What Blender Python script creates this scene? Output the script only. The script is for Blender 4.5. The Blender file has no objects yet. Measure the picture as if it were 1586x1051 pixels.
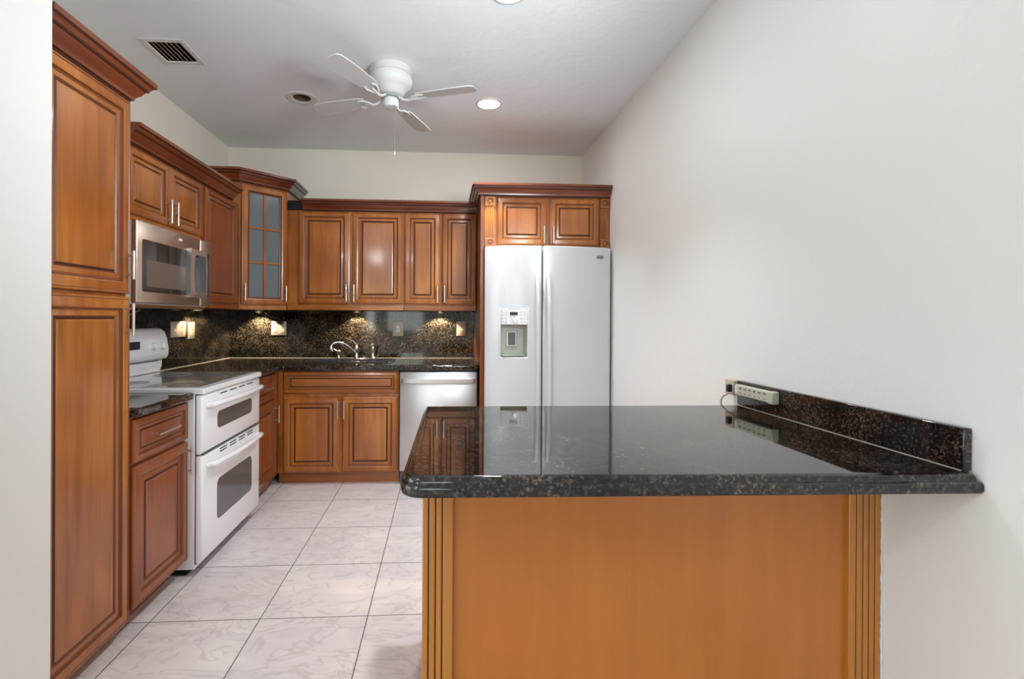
import bpy, bmesh, math, random
from mathutils import Vector, Matrix
random.seed(4)
sc = bpy.context.scene
PI = math.pi

# ------------------------------------------------------------------ camera
F, CX, CY = 757.46, 731.73, 494.58
YAW, PITCH, ROLL, H = .0592, -.0024, .0054, 1.2744
cd = bpy.data.cameras.new('camera'); cam = bpy.data.objects.new('camera', cd)
sc.collection.objects.link(cam); sc.camera = cam
cd.sensor_fit = 'HORIZONTAL'; cd.sensor_width = 36; cd.lens = F/1586*36
cd.shift_x = (793-CX)/1586; cd.shift_y = -(525.5-CY)/1586
cd.clip_start = .02; cd.clip_end = 200
fwd = Vector((math.sin(YAW)*math.cos(PITCH), math.cos(YAW)*math.cos(PITCH), math.sin(PITCH)))
rgt = Vector((math.cos(YAW), -math.sin(YAW), 0)); upv = rgt.cross(fwd)
Rr = rgt*math.cos(ROLL)+upv*math.sin(ROLL); Uu = upv*math.cos(ROLL)-rgt*math.sin(ROLL)
M = Matrix.Identity(4)
for i in range(3): M[i][0] = Rr[i]; M[i][1] = Uu[i]; M[i][2] = -fwd[i]
M[0][3], M[1][3], M[2][3] = 0, 0, H
cam.matrix_world = M

# ------------------------------------------------------------------ colour management
sc.view_settings.view_transform = 'Standard'; sc.view_settings.look = 'None'
sc.view_settings.exposure = 0.0; sc.view_settings.gamma = 1
sc.view_settings.use_curve_mapping = False
sc.cycles.max_bounces = 10; sc.cycles.diffuse_bounces = 6; sc.cycles.glossy_bounces = 5
sc.cycles.caustics_reflective = False; sc.cycles.caustics_refractive = False
sc.cycles.sample_clamp_indirect = 6

# ------------------------------------------------------------------ world: sky over a garden
w = bpy.data.worlds.new('garden_sky'); sc.world = w; w.use_nodes = True
nt = w.node_tree; nt.nodes.clear()
def N(nt, t, **k):
    n = nt.nodes.new(t)
    for a, b in k.items(): setattr(n, a, b)
    return n
tc = N(nt, 'ShaderNodeTexCoord'); sp = N(nt, 'ShaderNodeSeparateXYZ')
ns = N(nt, 'ShaderNodeTexNoise'); ns.inputs['Scale'].default_value = 9; ns.inputs['Detail'].default_value = 6
ad = N(nt, 'ShaderNodeMath', operation='MULTIPLY_ADD'); ad.inputs[1].default_value = .55; 
rp = N(nt, 'ShaderNodeValToRGB'); cr = rp.color_ramp
cr.elements[0].position = .22; cr.elements[0].color = (.10, .16, .07, 1)
cr.elements[1].position = .46; cr.elements[1].color = (.75, .88, 1, 1)
e = cr.elements.new(.33); e.color = (.22, .32, .16, 1)
bg = N(nt, 'ShaderNodeBackground'); bg.inputs[1].default_value = 4.0
out = N(nt, 'ShaderNodeOutputWorld'); L = nt.links.new
L(tc.outputs['Generated'], sp.inputs[0]); L(tc.outputs['Generated'], ns.inputs['Vector'])
L(ns.outputs[0], ad.inputs[0]); L(sp.outputs[2], ad.inputs[2]); L(ad.outputs[0], rp.inputs[0])
L(rp.outputs[0], bg.inputs[0]); L(bg.outputs[0], out.inputs[0])

# ------------------------------------------------------------------ room plan (metres)
XL, XR, YB, ZC = -1.895, 1.265, 4.435, 2.77
YREAR, XFAR = -3.2, -4.4
WIN = [(-3.9, -2.5), (-1.9, -1.62), (-1.40, -.45)]      # rear windows, x ranges
WZ0, WZ1 = .92, 2.15

def light(name, kind, loc, energy, color=(1, 1, 1), rot=None, **k):
    d = bpy.data.lights.new(name, kind); d.energy = energy; d.color = color
    for a, b in k.items(): setattr(d, a, b)
    o = bpy.data.objects.new(name, d); o.location = loc
    if rot: o.rotation_euler = rot
    sc.collection.objects.link(o); return o
# daylight entering by the rear windows and fill from an added opening on the unseen left
for i, (a, b) in enumerate(WIN):
    light('window_daylight', 'AREA', ((a+b)/2, YREAR+.06, (WZ0+WZ1)/2), 9.5*(b-a), (.88, .95, 1), (PI/2, 0, 0),
          shape='RECTANGLE', size=b-a-.1, size_y=WZ1-WZ0-.1)
light('side_fill_light', 'AREA', (XFAR+.08, .05, 1.15), 44, (.88, .95, 1), (0, -PI/2, 0), shape='RECTANGLE', size=2.0, size_y=2.2)  # added side fill for the low right wall
# unseen light behind the camera, high on the left, placed from the fan's shadow
light('high_left_light', 'POINT', (-1.14, -.2, 2.3), 24, (.97, .98, 1), shadow_soft_size=.07)
light('upper_fill_light', 'SPOT', (.95, .9, 2.0), 190, (.90, .96, 1), (Vector((-1.6, 3.7, 2.5))-Vector((.95, .9, 2.0))).to_track_quat('-Z', 'Y').to_euler(),
      spot_size=1.85, spot_blend=1, shadow_soft_size=.3)  # added off-camera fill for the upper walls and ceiling
light('dining_fill_light', 'AREA', (-2.2, -1.2, 2.74), 12, (.95, .97, 1), None, shape='DISK', size=.5)  # added broad fill behind the camera, no fixture modelled

# ------------------------------------------------------------------ materials
def mat(name, col, rough=.5, metal=0, spec=.5, coat=0, coat_rough=.05, emit=None, estr=0, bump=None, aniso=0):
    m = bpy.data.materials.new(name); m.use_nodes = True
    b = m.node_tree.nodes['Principled BSDF']
    b.inputs['Base Color'].default_value = (*col, 1); b.inputs['Roughness'].default_value = rough
    b.inputs['Metallic'].default_value = metal; b.inputs['Specular IOR Level'].default_value = spec
    b.inputs['Coat Weight'].default_value = coat; b.inputs['Coat Roughness'].default_value = coat_rough
    if emit: b.inputs['Emission Color'].default_value = (*emit, 1); b.inputs['Emission Strength'].default_value = estr
    if aniso: b.inputs['Anisotropic'].default_value = aniso
    t = m.node_tree; tcn = N(t, 'ShaderNodeTexCoord'); no = N(t, 'ShaderNodeTexNoise')
    s, st = bump if bump else (60, .02)
    no.inputs['Scale'].default_value = s; no.inputs['Detail'].default_value = 3
    bu = N(t, 'ShaderNodeBump'); bu.inputs['Strength'].default_value = st; bu.inputs['Distance'].default_value = .01
    t.links.new(tcn.outputs['Object'], no.inputs['Vector']); t.links.new(no.outputs[0], bu.inputs['Height'])
    t.links.new(bu.outputs[0], b.inputs['Normal'])
    return m
def ramp(t, stops):
    r = N(t, 'ShaderNodeValToRGB'); c = r.color_ramp
    c.elements[0].position, c.elements[0].color = stops[0][0], (*stops[0][1], 1)
    c.elements[1].position, c.elements[1].color = stops[-1][0], (*stops[-1][1], 1)
    for p_, q in stops[1:-1]:
        e_ = c.elements.new(p_); e_.color = (*q, 1)
    return r
def wood(name, dark, mid, lightc, grain='Z', rough=.28, coat=.35):
    m = mat(name, mid, rough, coat=coat, coat_rough=.12)
    t = m.node_tree; b = t.nodes['Principled BSDF']; tcn = [n for n in t.nodes if n.type == 'TEX_COORD'][0]
    oi = N(t, 'ShaderNodeObjectInfo'); va = N(t, 'ShaderNodeVectorMath', operation='ADD')
    mp = N(t, 'ShaderNodeMapping'); s = [16, 16, 16]; s['XYZ'.index(grain)] = 1.1
    mp.inputs['Scale'].default_value = s
    t.links.new(tcn.outputs['Object'], va.inputs[0]); 
    mu = N(t, 'ShaderNodeMath', operation='MULTIPLY'); mu.inputs[1].default_value = 7
    t.links.new(oi.outputs['Random'], mu.inputs[0]); t.links.new(mu.outputs[0], va.inputs[1])
    t.links.new(va.outputs[0], mp.inputs['Vector'])
    n1 = N(t, 'ShaderNodeTexNoise'); n1.inputs['Scale'].default_value = 1.0; n1.inputs['Detail'].default_value = 7; n1.inputs['Roughness'].default_value = .62; n1.inputs['Distortion'].default_value = .4
    t.links.new(mp.outputs[0], n1.inputs['Vector'])
    n2 = N(t, 'ShaderNodeTexNoise'); n2.inputs['Scale'].default_value = 2.2; n2.inputs['Detail'].default_value = 2
    t.links.new(va.outputs[0], n2.inputs['Vector'])
    mx = N(t, 'ShaderNodeMix', data_type='FLOAT'); mx.inputs[0].default_value = .45
    t.links.new(n1.outputs[0], mx.inputs[2]); t.links.new(n2.outputs[0], mx.inputs[3])
    r = ramp(t, [(.30, dark), (.5, mid), (.68, lightc)])
    t.links.new(mx.outputs[0], r.inputs[0]); t.links.new(r.outputs[0], b.inputs['Base Color'])
    return m
W_D, W_M, W_L = (.17, .040, .008), (.35, .108, .017), (.54, .205, .032)
WOODV = wood('cherry_wood', W_D, W_M, W_L)
WOODY = wood('cherry_wood_across', W_D, W_M, W_L, 'Y')
WOODX = wood('cherry_wood_across_back', W_D, W_M, W_L, 'X')
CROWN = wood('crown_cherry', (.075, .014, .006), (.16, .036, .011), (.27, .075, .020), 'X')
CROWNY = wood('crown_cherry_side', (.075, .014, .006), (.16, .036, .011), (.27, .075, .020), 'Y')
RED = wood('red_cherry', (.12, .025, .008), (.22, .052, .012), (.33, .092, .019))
HONEY = wood('honey_panel', (.44, .135, .016), (.50, .16, .019), (.56, .19, .024), rough=.33, coat=.25)
HONEYP = wood('honey_pilaster', (.38, .13, .018), (.46, .172, .022), (.54, .22, .03), rough=.3)
GLAZE = mat('dark_glaze', (.055, .014, .006), .4)
GLAZE2 = mat('brown_glaze', (.17, .05, .015), .35)
NICKEL = mat('brushed_nickel', (.72, .69, .64), .28, 1)
STEEL = mat('stainless', (.70, .70, .70), .40, 1)
STEELW = mat('stainless_warm', (.74, .60, .50), .36, 1)
CHROME = mat('chrome', (.85, .85, .85), .07, 1)
WHITE = mat('white_enamel', (.80, .80, .80), .22, coat=.5, bump=(40, .0))
FRW = mat('fridge_white', (.66, .675, .70), .22, coat=.6, coat_rough=.08, bump=(150, .012))
PLASTW = mat('white_plastic', (.74, .73, .70), .4)
FANW = mat('fan_white', (.64, .64, .635), .4)
ALMOND = mat('almond_plastic', (.56, .46, .35), .5)
STRIPC = mat('beige_plastic', (.50, .48, .38), .45)
BLACK = mat('black_plastic', (.012, .012, .013), .35)
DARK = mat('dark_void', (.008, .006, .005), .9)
GREYP = mat('grey_primer', (.30, .31, .31), .45)
BURN = mat('burner_grey', (.22, .22, .215), .25)
COPPER = mat('copper_reflector', (.45, .25, .12), .35, 1)
DUCT = mat('duct_brown', (.12, .075, .05), .7)
CAULK = mat('caulk', (.55, .50, .44), .6)
PLY = mat('unfinished_strip', (.50, .36, .20), .6)
BLACKGL = mat('smoked_glass', (.022, .016, .013), .06, spec=.4, bump=(5, 0))
OVENGL = mat('oven_window', (.10, .10, .10), .08, spec=.9, bump=(5, 0))
COOKGL = mat('cooktop_glass', (.35, .34, .33), .10, coat=.8, bump=(5, 0))
FROST = mat('grey_cabinet_glass', (.145, .165, .175), .16, spec=.5, bump=(90, .03))
SINKM = mat('dark_sink', (.025, .024, .024), .16, spec=.7)
LENS = mat('lamp_lens', (1, 1, 1), .4, emit=(1, .97, .92), estr=9)
PUCK = mat('puck_lens', (1, 1, 1), .4, emit=(1, .75, .42), estr=12)
DISP = mat('display', (.02, .02, .03), .2)
GASK = mat('grey_gasket', (.10, .10, .105), .6)

def paint(name, col, s=18, st=.25, rough=.6, col2=None):
    m = mat(name, col, rough, spec=.3, bump=(s, st))
    for n in m.node_tree.nodes:
        if n.type == 'TEX_NOISE': n.inputs['Detail'].default_value = 6; n.inputs['Roughness'].default_value = .6
        if n.type == 'BUMP': n.inputs['Distance'].default_value = .006
    return m
WALL = paint('cream_wall_paint', (.80, .785, .755), 14, .35, .42)
WALLB = paint('cream_paint_warm_light', (.80, .76, .665), 14, .2, .5)  # same cream paint as WALL, warmer light mixed into the colour
CEIL = paint('ceiling_knockdown', (.79, .83, .86), 9, .9, .7)

def granite(name, base=(.006, .0065, .007), k=1.0, rough=.05, gold=(.16, .12, .075), sc_=150):
    m = mat(name, base, rough, spec=.62, bump=(30, .0)); t = m.node_tree; b = t.nodes['Principled BSDF']
    tcn = [n for n in t.nodes if n.type == 'TEX_COORD'][0]
    v = N(t, 'ShaderNodeTexVoronoi'); v.inputs['Scale'].default_value = sc_; v.inputs['Randomness'].default_value = 1
    v2 = N(t, 'ShaderNodeTexNoise'); v2.inputs['Scale'].default_value = 95; v2.inputs['Detail'].default_value = 4; v2.inputs['Roughness'].default_value = .7
    n3 = N(t, 'ShaderNodeTexNoise'); n3.inputs['Scale'].default_value = 7; n3.inputs['Detail'].default_value = 4
    for n in (v, v2, n3): t.links.new(tcn.outputs['Object'], n.inputs['Vector'])
    sx = N(t, 'ShaderNodeSeparateColor'); t.links.new(v.outputs['Color'], sx.inputs[0])
    r1 = ramp(t, [(.0, base), (.72, base), (.84, tuple(c*.35 for c in gold)), (1.0, gold)])
    t.links.new(sx.outputs[0], r1.inputs[0])
    r2 = ramp(t, [(.50, (0, 0, 0)), (.62, (.045*k, .030*k, .022*k)), (.74, (.14*k, .11*k, .09*k))])
    t.links.new(v2.outputs[0], r2.inputs[0])
    r3 = ramp(t, [(.35, (.35, .35, .35)), (.65, (1.3, 1.3, 1.3))]); t.links.new(n3.outputs[0], r3.inputs[0])
    a = N(t, 'ShaderNodeMix', data_type='RGBA', blend_type='ADD'); a.inputs[0].default_value = 1
    t.links.new(r1.outputs[0], a.inputs[6]); t.links.new(r2.outputs[0], a.inputs[7])
    c = N(t, 'ShaderNodeMix', data_type='RGBA', blend_type='MULTIPLY'); c.inputs[0].default_value = 1
    t.links.new(a.outputs[2], c.inputs[6]); t.links.new(r3.outputs[0], c.inputs[7])
    t.links.new(c.outputs[2], b.inputs['Base Color'])
    return m
GRAN = granite('black_granite')
GRANB = granite('speckled_granite', k=1.1, gold=(.17, .13, .075), rough=.06, sc_=210)

def tile_mat():
    m = mat('marble_floor_tile', (.6, .55, .53), .22, spec=.5, bump=(4, 0)); t = m.node_tree; b = t.nodes['Principled BSDF']
    T, GX, GY = .4504, -1.2175, 2.1121
    g = N(t, 'ShaderNodeNewGeometry'); s = N(t, 'ShaderNodeSeparateXYZ'); t.links.new(g.outputs['Position'], s.inputs[0])
    def mth(op, a, b_=None, c_=None):
        n = N(t, 'ShaderNodeMath', operation=op)
        for i, x in enumerate((a, b_, c_)):
            if x is None: continue
            if isinstance(x, (int, float)): n.inputs[i].default_value = x
            else: t.links.new(x, n.inputs[i])
        return n.outputs[0]
    ux = mth('DIVIDE', mth('SUBTRACT', s.outputs[0], GX), T); uy = mth('DIVIDE', mth('SUBTRACT', s.outputs[1], GY), T)
    def dist(u): return mth('SUBTRACT', .5, mth('ABSOLUTE', mth('SUBTRACT', mth('FRACT', u), .5)))
    d = mth('MINIMUM', dist(ux), dist(uy)); gr = mth('LESS_THAN', d, .0052)
    cb = N(t, 'ShaderNodeCombineXYZ'); t.links.new(mth('FLOOR', ux), cb.inputs[0]); t.links.new(mth('FLOOR', uy), cb.inputs[1])
    wn = N(t, 'ShaderNodeTexWhiteNoise'); t.links.new(cb.outputs[0], wn.inputs['Vector'])
    sc_ = N(t, 'ShaderNodeVectorMath', operation='SCALE'); sc_.inputs['Scale'].default_value = 9; t.links.new(wn.outputs['Color'], sc_.inputs[0])
    av = N(t, 'ShaderNodeVectorMath', operation='ADD'); t.links.new(g.outputs['Position'], av.inputs[0]); t.links.new(sc_.outputs[0], av.inputs[1])
    mp = N(t, 'ShaderNodeMapping'); mp.inputs['Scale'].default_value = (1.5, 3.0, 1); mp.inputs['Rotation'].default_value = (0, 0, .5)
    t.links.new(av.outputs[0], mp.inputs['Vector'])
    n1 = N(t, 'ShaderNodeTexNoise'); n1.inputs['Scale'].default_value = 1.6; n1.inputs['Detail'].default_value = 8; n1.inputs['Roughness'].default_value = .62; n1.inputs['Distortion'].default_value = 1.2
    n2 = N(t, 'ShaderNodeTexNoise'); n2.inputs['Scale'].default_value = 2.2; n2.inputs['Detail'].default_value = 9; n2.inputs['Distortion'].default_value = 2.0
    for n in (n1, n2): t.links.new(mp.outputs[0], n.inputs['Vector'])
    r1 = ramp(t, [(.32, (.60, .535, .535)), (.5, (.665, .595, .585)), (.66, (.73, .665, .635))]); t.links.new(n1.outputs[0], r1.inputs[0])
    r2 = ramp(t, [(.462, (1, 1, 1)), (.5, (.80, .77, .75)), (.53, (1, 1, 1))]); t.links.new(n2.outputs[0], r2.inputs[0])
    mm = N(t, 'ShaderNodeMix', data_type='RGBA', blend_type='MULTIPLY'); mm.inputs[0].default_value = .8
    t.links.new(r1.outputs[0], mm.inputs[6]); t.links.new(r2.outputs[0], mm.inputs[7])
    fm = N(t, 'ShaderNodeMix', data_type='RGBA'); fm.inputs[7].default_value = (.13, .105, .095, 1)
    t.links.new(gr, fm.inputs[0]); t.links.new(mm.outputs[2], fm.inputs[6]); t.links.new(fm.outputs[2], b.inputs['Base Color'])
    ro = mth('MULTIPLY_ADD', gr, .4, .32); t.links.new(ro, b.inputs['Roughness'])
    return m
TILE = tile_mat()

# ------------------------------------------------------------------ mesh helpers
class MB:
    def __init__(s): s.v = []; s.f = []; s.m = []
    def add(s, vs, fs, mi=0):
        o = len(s.v); s.v += [Vector(v) for v in vs]
        for i, f in enumerate(fs):
            s.f.append([o+k for k in f]); s.m.append(mi[i] if isinstance(mi, list) else mi)
        return s
    def box(s, x0, x1, y0, y1, z0, z1, mi=0):
        vs = [(x, y, z) for z in (z0, z1) for y in (y0, y1) for x in (x0, x1)]
        return s.add(vs, [(0, 2, 3, 1), (4, 5, 7, 6), (0, 1, 5, 4), (1, 3, 7, 5), (3, 2, 6, 7), (2, 0, 4, 6)], mi)
    def cyl(s, p0, p1, r, n=14, r1=None, mi=0):
        return s.tube([p0, p1], [r, r if r1 is None else r1], n, mi)
    def tube(s, pts, r, n=10, mi=0):
        pts = [Vector(p) for p in pts]
        if not isinstance(r, (list, tuple)): r = [r]*len(pts)
        vs = []; ref = None
        for i, p in enumerate(pts):
            d = (pts[min(i+1, len(pts)-1)]-pts[max(i-1, 0)]).normalized()
            if ref is None:
                ref = d.orthogonal().normalized()
            a = (ref-d*ref.dot(d)).normalized(); ref = a; b = d.cross(a)
            for k in range(n):
                t = 2*PI*k/n; vs.append(p+(a*math.cos(t)+b*math.sin(t))*r[i])
        fs = []
        for i in range(len(pts)-1):
            for k in range(n):
                fs.append((i*n+k, i*n+(k+1) % n, (i+1)*n+(k+1) % n, (i+1)*n+k))
        fs.append(tuple(reversed(range(n)))); fs.append(tuple(range((len(pts)-1)*n, len(pts)*n)))
        return s.add(vs, fs, mi)
    def lathe(s, c, prof, n=40, mi=0, caps=True):      # prof: (r, z), closed with caps when r>0 at the ends
        vs = []; fs = []; k = len(prof)
        for r, z in prof:
            for j in range(n):
                t = 2*PI*j/n; vs.append((c[0]+r*math.cos(t), c[1]+r*math.sin(t), c[2]+z))
        mis = []
        for i in range(k-1):
            for j in range(n):
                fs.append((i*n+j, i*n+(j+1) % n, (i+1)*n+(j+1) % n, (i+1)*n+j)); mis.append(mi[i] if isinstance(mi, list) else mi)
        if caps and prof[0][0] > 1e-5: fs.append(tuple(range(n))); mis.append(mis[0])
        if caps and prof[-1][0] > 1e-5: fs.append(tuple(range((k-1)*n, k*n))); mis.append(mis[-1] if True else 0)
        return s.add(vs, fs, mis)
    def loft(s, o, u, v, nrm, outline, prof, mis=0, cap0=True, cap1=True):
        o, u, v, nrm = Vector(o), Vector(u), Vector(v), Vector(nrm); n = len(outline)
        def off(d):
            r = []
            for i in range(n):
                p0, p1, p2 = Vector(outline[i-1]), Vector(outline[i]), Vector(outline[(i+1) % n])
                a = (p1-p0).normalized(); b = (p2-p1).normalized()
                na, nb = Vector((-a.y, a.x)), Vector((-b.y, b.x))
                k = 1+na.dot(nb); r.append(p1+(na+nb)*(d/k))
            return r
        vs = []; fs = []; mm = []
        for d, h in prof:
            for q in off(d): vs.append(o+u*q.x+v*q.y+nrm*h)
        for i in range(len(prof)-1):
            for k in range(n):
                fs.append((i*n+k, i*n+(k+1) % n, (i+1)*n+(k+1) % n, (i+1)*n+k)); mm.append(mis[i] if isinstance(mis, list) else mis)
        last = mis[-1] if isinstance(mis, list) else mis
        if cap0: fs.append(tuple(reversed(range(n)))); mm.append(0 if isinstance(mis, list) else mis)
        if cap1: fs.append(tuple(range((len(prof)-1)*n, len(prof)*n))); mm.append(last)
        return s.add(vs, fs, mm)
    def sweep(s, path, prof, mi=0, z=0, seg=None):     # path: xy points; prof: (outward to the left of travel, z) closed polygon
        P = [Vector(p) for p in path]; n = len(prof); vs = []
        for i, p in enumerate(P):
            if i == 0: d = (P[1]-P[0]).normalized(); nn = Vector((-d.y, d.x)); k = 1
            elif i == len(P)-1: d = (P[-1]-P[-2]).normalized(); nn = Vector((-d.y, d.x)); k = 1
            else:
                a = (P[i]-P[i-1]).normalized(); b = (P[i+1]-P[i]).normalized()
                na, nb = Vector((-a.y, a.x)), Vector((-b.y, b.x)); nn = na+nb; k = 1/(1+na.dot(nb))
            for q, h in prof: vs.append((p.x+nn.x*q*k, p.y+nn.y*q*k, z+h))
        s0, s1 = seg or (0, len(P)-1)
        fs = [tuple(range(s0*n, s0*n+n)), tuple(reversed(range(s1*n, s1*n+n)))]
        mm = [0, 0]
        for i in range(s0, s1):
            for k in range(n):
                fs.append((i*n+k, (i+1)*n+k, (i+1)*n+(k+1) % n, i*n+(k+1) % n)); mm.append(mi[k] if isinstance(mi, list) else mi)
        return s.add(vs, fs, mm)
    def cells(s, xs, ys, z0, z1, keep, mi=0):   # slab of grid cells, keep(i,j) tells which stand
        vid = {}; vs = []; fs = []
        def V(i, j, k):
            if (i, j, k) not in vid: vid[(i, j, k)] = len(vs); vs.append((xs[i], ys[j], (z0, z1)[k]))
            return vid[(i, j, k)]
        nx, ny = len(xs)-1, len(ys)-1
        K = lambda i, j: 0 <= i < nx and 0 <= j < ny and keep(i, j)
        for i in range(nx):
            for j in range(ny):
                if not K(i, j): continue
                fs.append((V(i, j, 1), V(i+1, j, 1), V(i+1, j+1, 1), V(i, j+1, 1)))
                fs.append((V(i, j, 0), V(i, j+1, 0), V(i+1, j+1, 0), V(i+1, j, 0)))
                if not K(i-1, j): fs.append((V(i, j, 0), V(i, j, 1), V(i, j+1, 1), V(i, j+1, 0)))
                if not K(i+1, j): fs.append((V(i+1, j, 0), V(i+1, j+1, 0), V(i+1, j+1, 1), V(i+1, j, 1)))
                if not K(i, j-1): fs.append((V(i, j, 0), V(i+1, j, 0), V(i+1, j, 1), V(i, j, 1)))
                if not K(i, j+1): fs.append((V(i, j+1, 0), V(i, j+1, 1), V(i+1, j+1, 1), V(i+1, j+1, 0)))
        return s.add(vs, fs, mi)

def wloc(o):
    v = Vector((0, 0, 0))
    while o is not None: v += o.location; o = o.parent
    return v
def put(name, mb, mats, parent=None, bev=0, seg=2, smooth=35, origin=None):
    """link the collected shapes as one mesh object; vertices are given in world metres"""
    if not isinstance(mats, (list, tuple)): mats = [mats]
    off = wloc(parent) if parent else Vector((0, 0, 0))
    org = Vector(origin) if origin else off
    me = bpy.data.meshes.new(name)
    me.from_pydata([v-org for v in mb.v], [], mb.f)
    for m_ in mats: me.materials.append(m_)
    for p_, k in zip(me.polygons, mb.m): p_.material_index = k
    bm = bmesh.new(); bm.from_mesh(me); bmesh.ops.delete(bm, geom=[v for v in bm.verts if not v.link_faces], context='VERTS'); bmesh.ops.recalc_face_normals(bm, faces=bm.faces); bm.to_mesh(me); bm.free()
    for p_ in me.polygons: p_.use_smooth = True
    me.set_sharp_from_angle(angle=math.radians(smooth))
    o = bpy.data.objects.new(name, me); sc.collection.objects.link(o)
    if parent: o.parent = parent
    o.location = org-off
    if bev:
        b = o.modifiers.new('edge_rounding', 'BEVEL'); b.width = bev; b.segments = seg; b.limit_method = 'ANGLE'; b.angle_limit = math.radians(40)
    return o
def tag(o, label, cat, group=None):
    o['label'] = label; o['category'] = cat
    if group: o['group'] = group
    return o
def thing(name, label, cat, loc, group=None):
    o = bpy.data.objects.new(name, None); o.location = loc; o.empty_display_size = .1
    sc.collection.objects.link(o); return tag(o, label, cat, group)
def struct(name, mb, m, **k):
    o = put(name, mb, m, **k); o['kind'] = 'structure'; return o
B = lambda *a: MB().box(*a)

# ------------------------------------------------------------------ room shell
struct('floor', B(XFAR, XR, YREAR, YB, -.1, 0), TILE)
VX0, VX1, VY0, VY1 = -1.62, -1.44, 2.755, 2.965         # air vent opening
CNX, CNY, CNH = -.972, 3.405, .058                         # empty downlight opening
LT = [(.308, 3.40), (.292, 2.225)]
xs = [XFAR-.1, VX0, VX1, CNX-CNH, CNX+CNH, XR+.1]; ys = [YREAR-.1, VY0, VY1, CNY-CNH, CNY+CNH, YB+.1]
struct('ceiling', MB().cells(xs, ys, ZC, ZC+.12, lambda i, j: (i, j) not in ((1, 1), (3, 3))), CEIL)
struct('wall_back', B(XL-.12, XR+.12, YB, YB+.12, 0, ZC), WALLB)
struct('wall_left', B(XL-.12, XL, 1.562, YB, 0, ZC), WALLB)
struct('wall_right', B(XR, XR+.12, YREAR-.12, YB, 0, ZC), WALL)
struct('wall_partition', B(XFAR, -1.192, 1.25, 1.562, 0, ZC), WALL)
mb = MB()
for (a, b_, c0, c1) in [(XFAR, XR, 0, WZ0), (XFAR, XR, WZ1, ZC)]: mb.box(a, b_, YREAR-.12, YREAR, c0, c1)
ed = [XFAR]+[q for w_ in WIN for q in w_]+[XR]
for k in range(0, len(ed), 2): mb.box(ed[k], ed[k+1], YREAR-.12, YREAR, WZ0, WZ1)
struct('wall_rear', mb, WALL)
mb = MB(); TY0, TY1 = -1.0, 1.1
mb.box(XFAR-.12, XFAR, YREAR, TY0, 0, ZC).box(XFAR-.12, XFAR, TY1, 1.562, 0, ZC).box(XFAR-.12, XFAR, TY0, TY1, 2.25, ZC)
struct('wall_dining', mb, WALL)
FRAMEW = mat('window_frame_white', (.75, .75, .74), .4)
def mullions(mb, a, b_, z0, z1, nx, nz, y0, y1, t=.035):
    mb.box(a, b_, y0, y1, z0, z0+t).box(a, b_, y0, y1, z1-t, z1)
    for k in range(nx+1):
        x = a+(b_-a-t)*k/nx; mb.box(x, x+t, y0, y1, z0+t, z1-t)
    for k in range(1, nz):
        z = z0+(z1-z0)*k/nz; mb.box(a+t, b_-t, y0+.005, y1-.005, z-.012, z+.012)
for i, (a, b_) in enumerate(WIN):
    mb = MB(); mullions(mb, a, b_, WZ0, WZ1, 2 if b_-a > .5 else 1, 3, YREAR-.08, YREAR-.03)
    struct('window_%d' % (i+1), mb, FRAMEW)
mb = MB()
for k in range(3):
    y = TY0+(TY1-TY0-.06)*k/2; mb.box(XFAR-.08, XFAR-.03, y, y+.06, 0, 2.25)
mb.box(XFAR-.08, XFAR-.03, TY0, TY1, 0, .06).box(XFAR-.08, XFAR-.03, TY0, TY1, 2.19, 2.25)
struct('added_door', mb, FRAMEW)  # made-up door frame in the opening added for the side fill

# ------------------------------------------------------------------ cabinet joinery
DOORP = [(0, 0), (0, .014), (.003, .019), (.009, .021), (.012, .0185), (.040, .0225), (.046, .0205), (.049, .0125),
         (.055, .0105), (.058, .0125), (.075, .0145), (.080, .0095), (.083, .0095), (.088, .014), (.094, .0155)]
DOORM = [0, 0, 0, 2, 0, 0, 2, 2, 0, 0, 2, 1, 1, 0]
def rect(w_, h_): return [(0, 0), (w_, 0), (w_, h_), (0, h_)]
AX = {'X': ((0, 1, 0), (0, 0, 1), (1, 0, 0)),      # facing +X : u along +Y
      'Y': ((1, 0, 0), (0, 0, 1), (0, -1, 0))}     # facing -Y : u along +X
def front(name, parent, face, a0, a1, z0, z1, pos, mats, scale=1.0, prof=None, mm=None):
    """raised-panel door or drawer front; pos = plane of the body it lies on"""
    u, v, n = AX[face]
    o = (pos, a0, z0) if face == 'X' else (a0, pos, z0)
    pr = [(d*scale, h) for d, h in (prof or DOORP)]
    mb = MB().loft(o, u, v, n, rect(a1-a0, z1-z0), pr, mm or DOORM)
    return put(name, mb, mats, parent, smooth=14)
def handle(parent, p0, p1, outv, so=.032, r=.0055):
    p0, p1, outv = Vector(p0), Vector(p1), Vector(outv).normalized()
    mb = MB().cyl(p0+outv*so, p1+outv*so, r)
    d = (p1-p0)
    for t in (.16, .84): mb.cyl(p0+d*t, p0+d*t+outv*so, r*.8)
    return put('handle', mb, NICKEL, parent, smooth=40)
CRP = [(0, 0), (.006, 0), (.010, .008), (.016, .010), (.018, .020), (.030, .032), (.040, .048), (.046, .050),
       (.048, .056), (.056, .066), (.064, .070), (.064, .086), (0, .086)]
CRM = [0, 1, 1, 0, 0, 0, 1, 1, 0, 1, 0, 0, 0]
def crown(parent, path, z, m, sx=1.0, sz=1.0, name='crown_moulding', seg=None):
    pr = [(q*sx, h*sz) for q, h in CRP]
    return put(name, MB().sweep(path, pr, CRM, z, seg), [m, GLAZE], parent, smooth=25)
WV = [WOODV, GLAZE, GLAZE2]; WY = [WOODY, GLAZE, GLAZE2]; WX = [WOODX, GLAZE, GLAZE2]; RV = [RED, GLAZE, GLAZE2]

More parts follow.
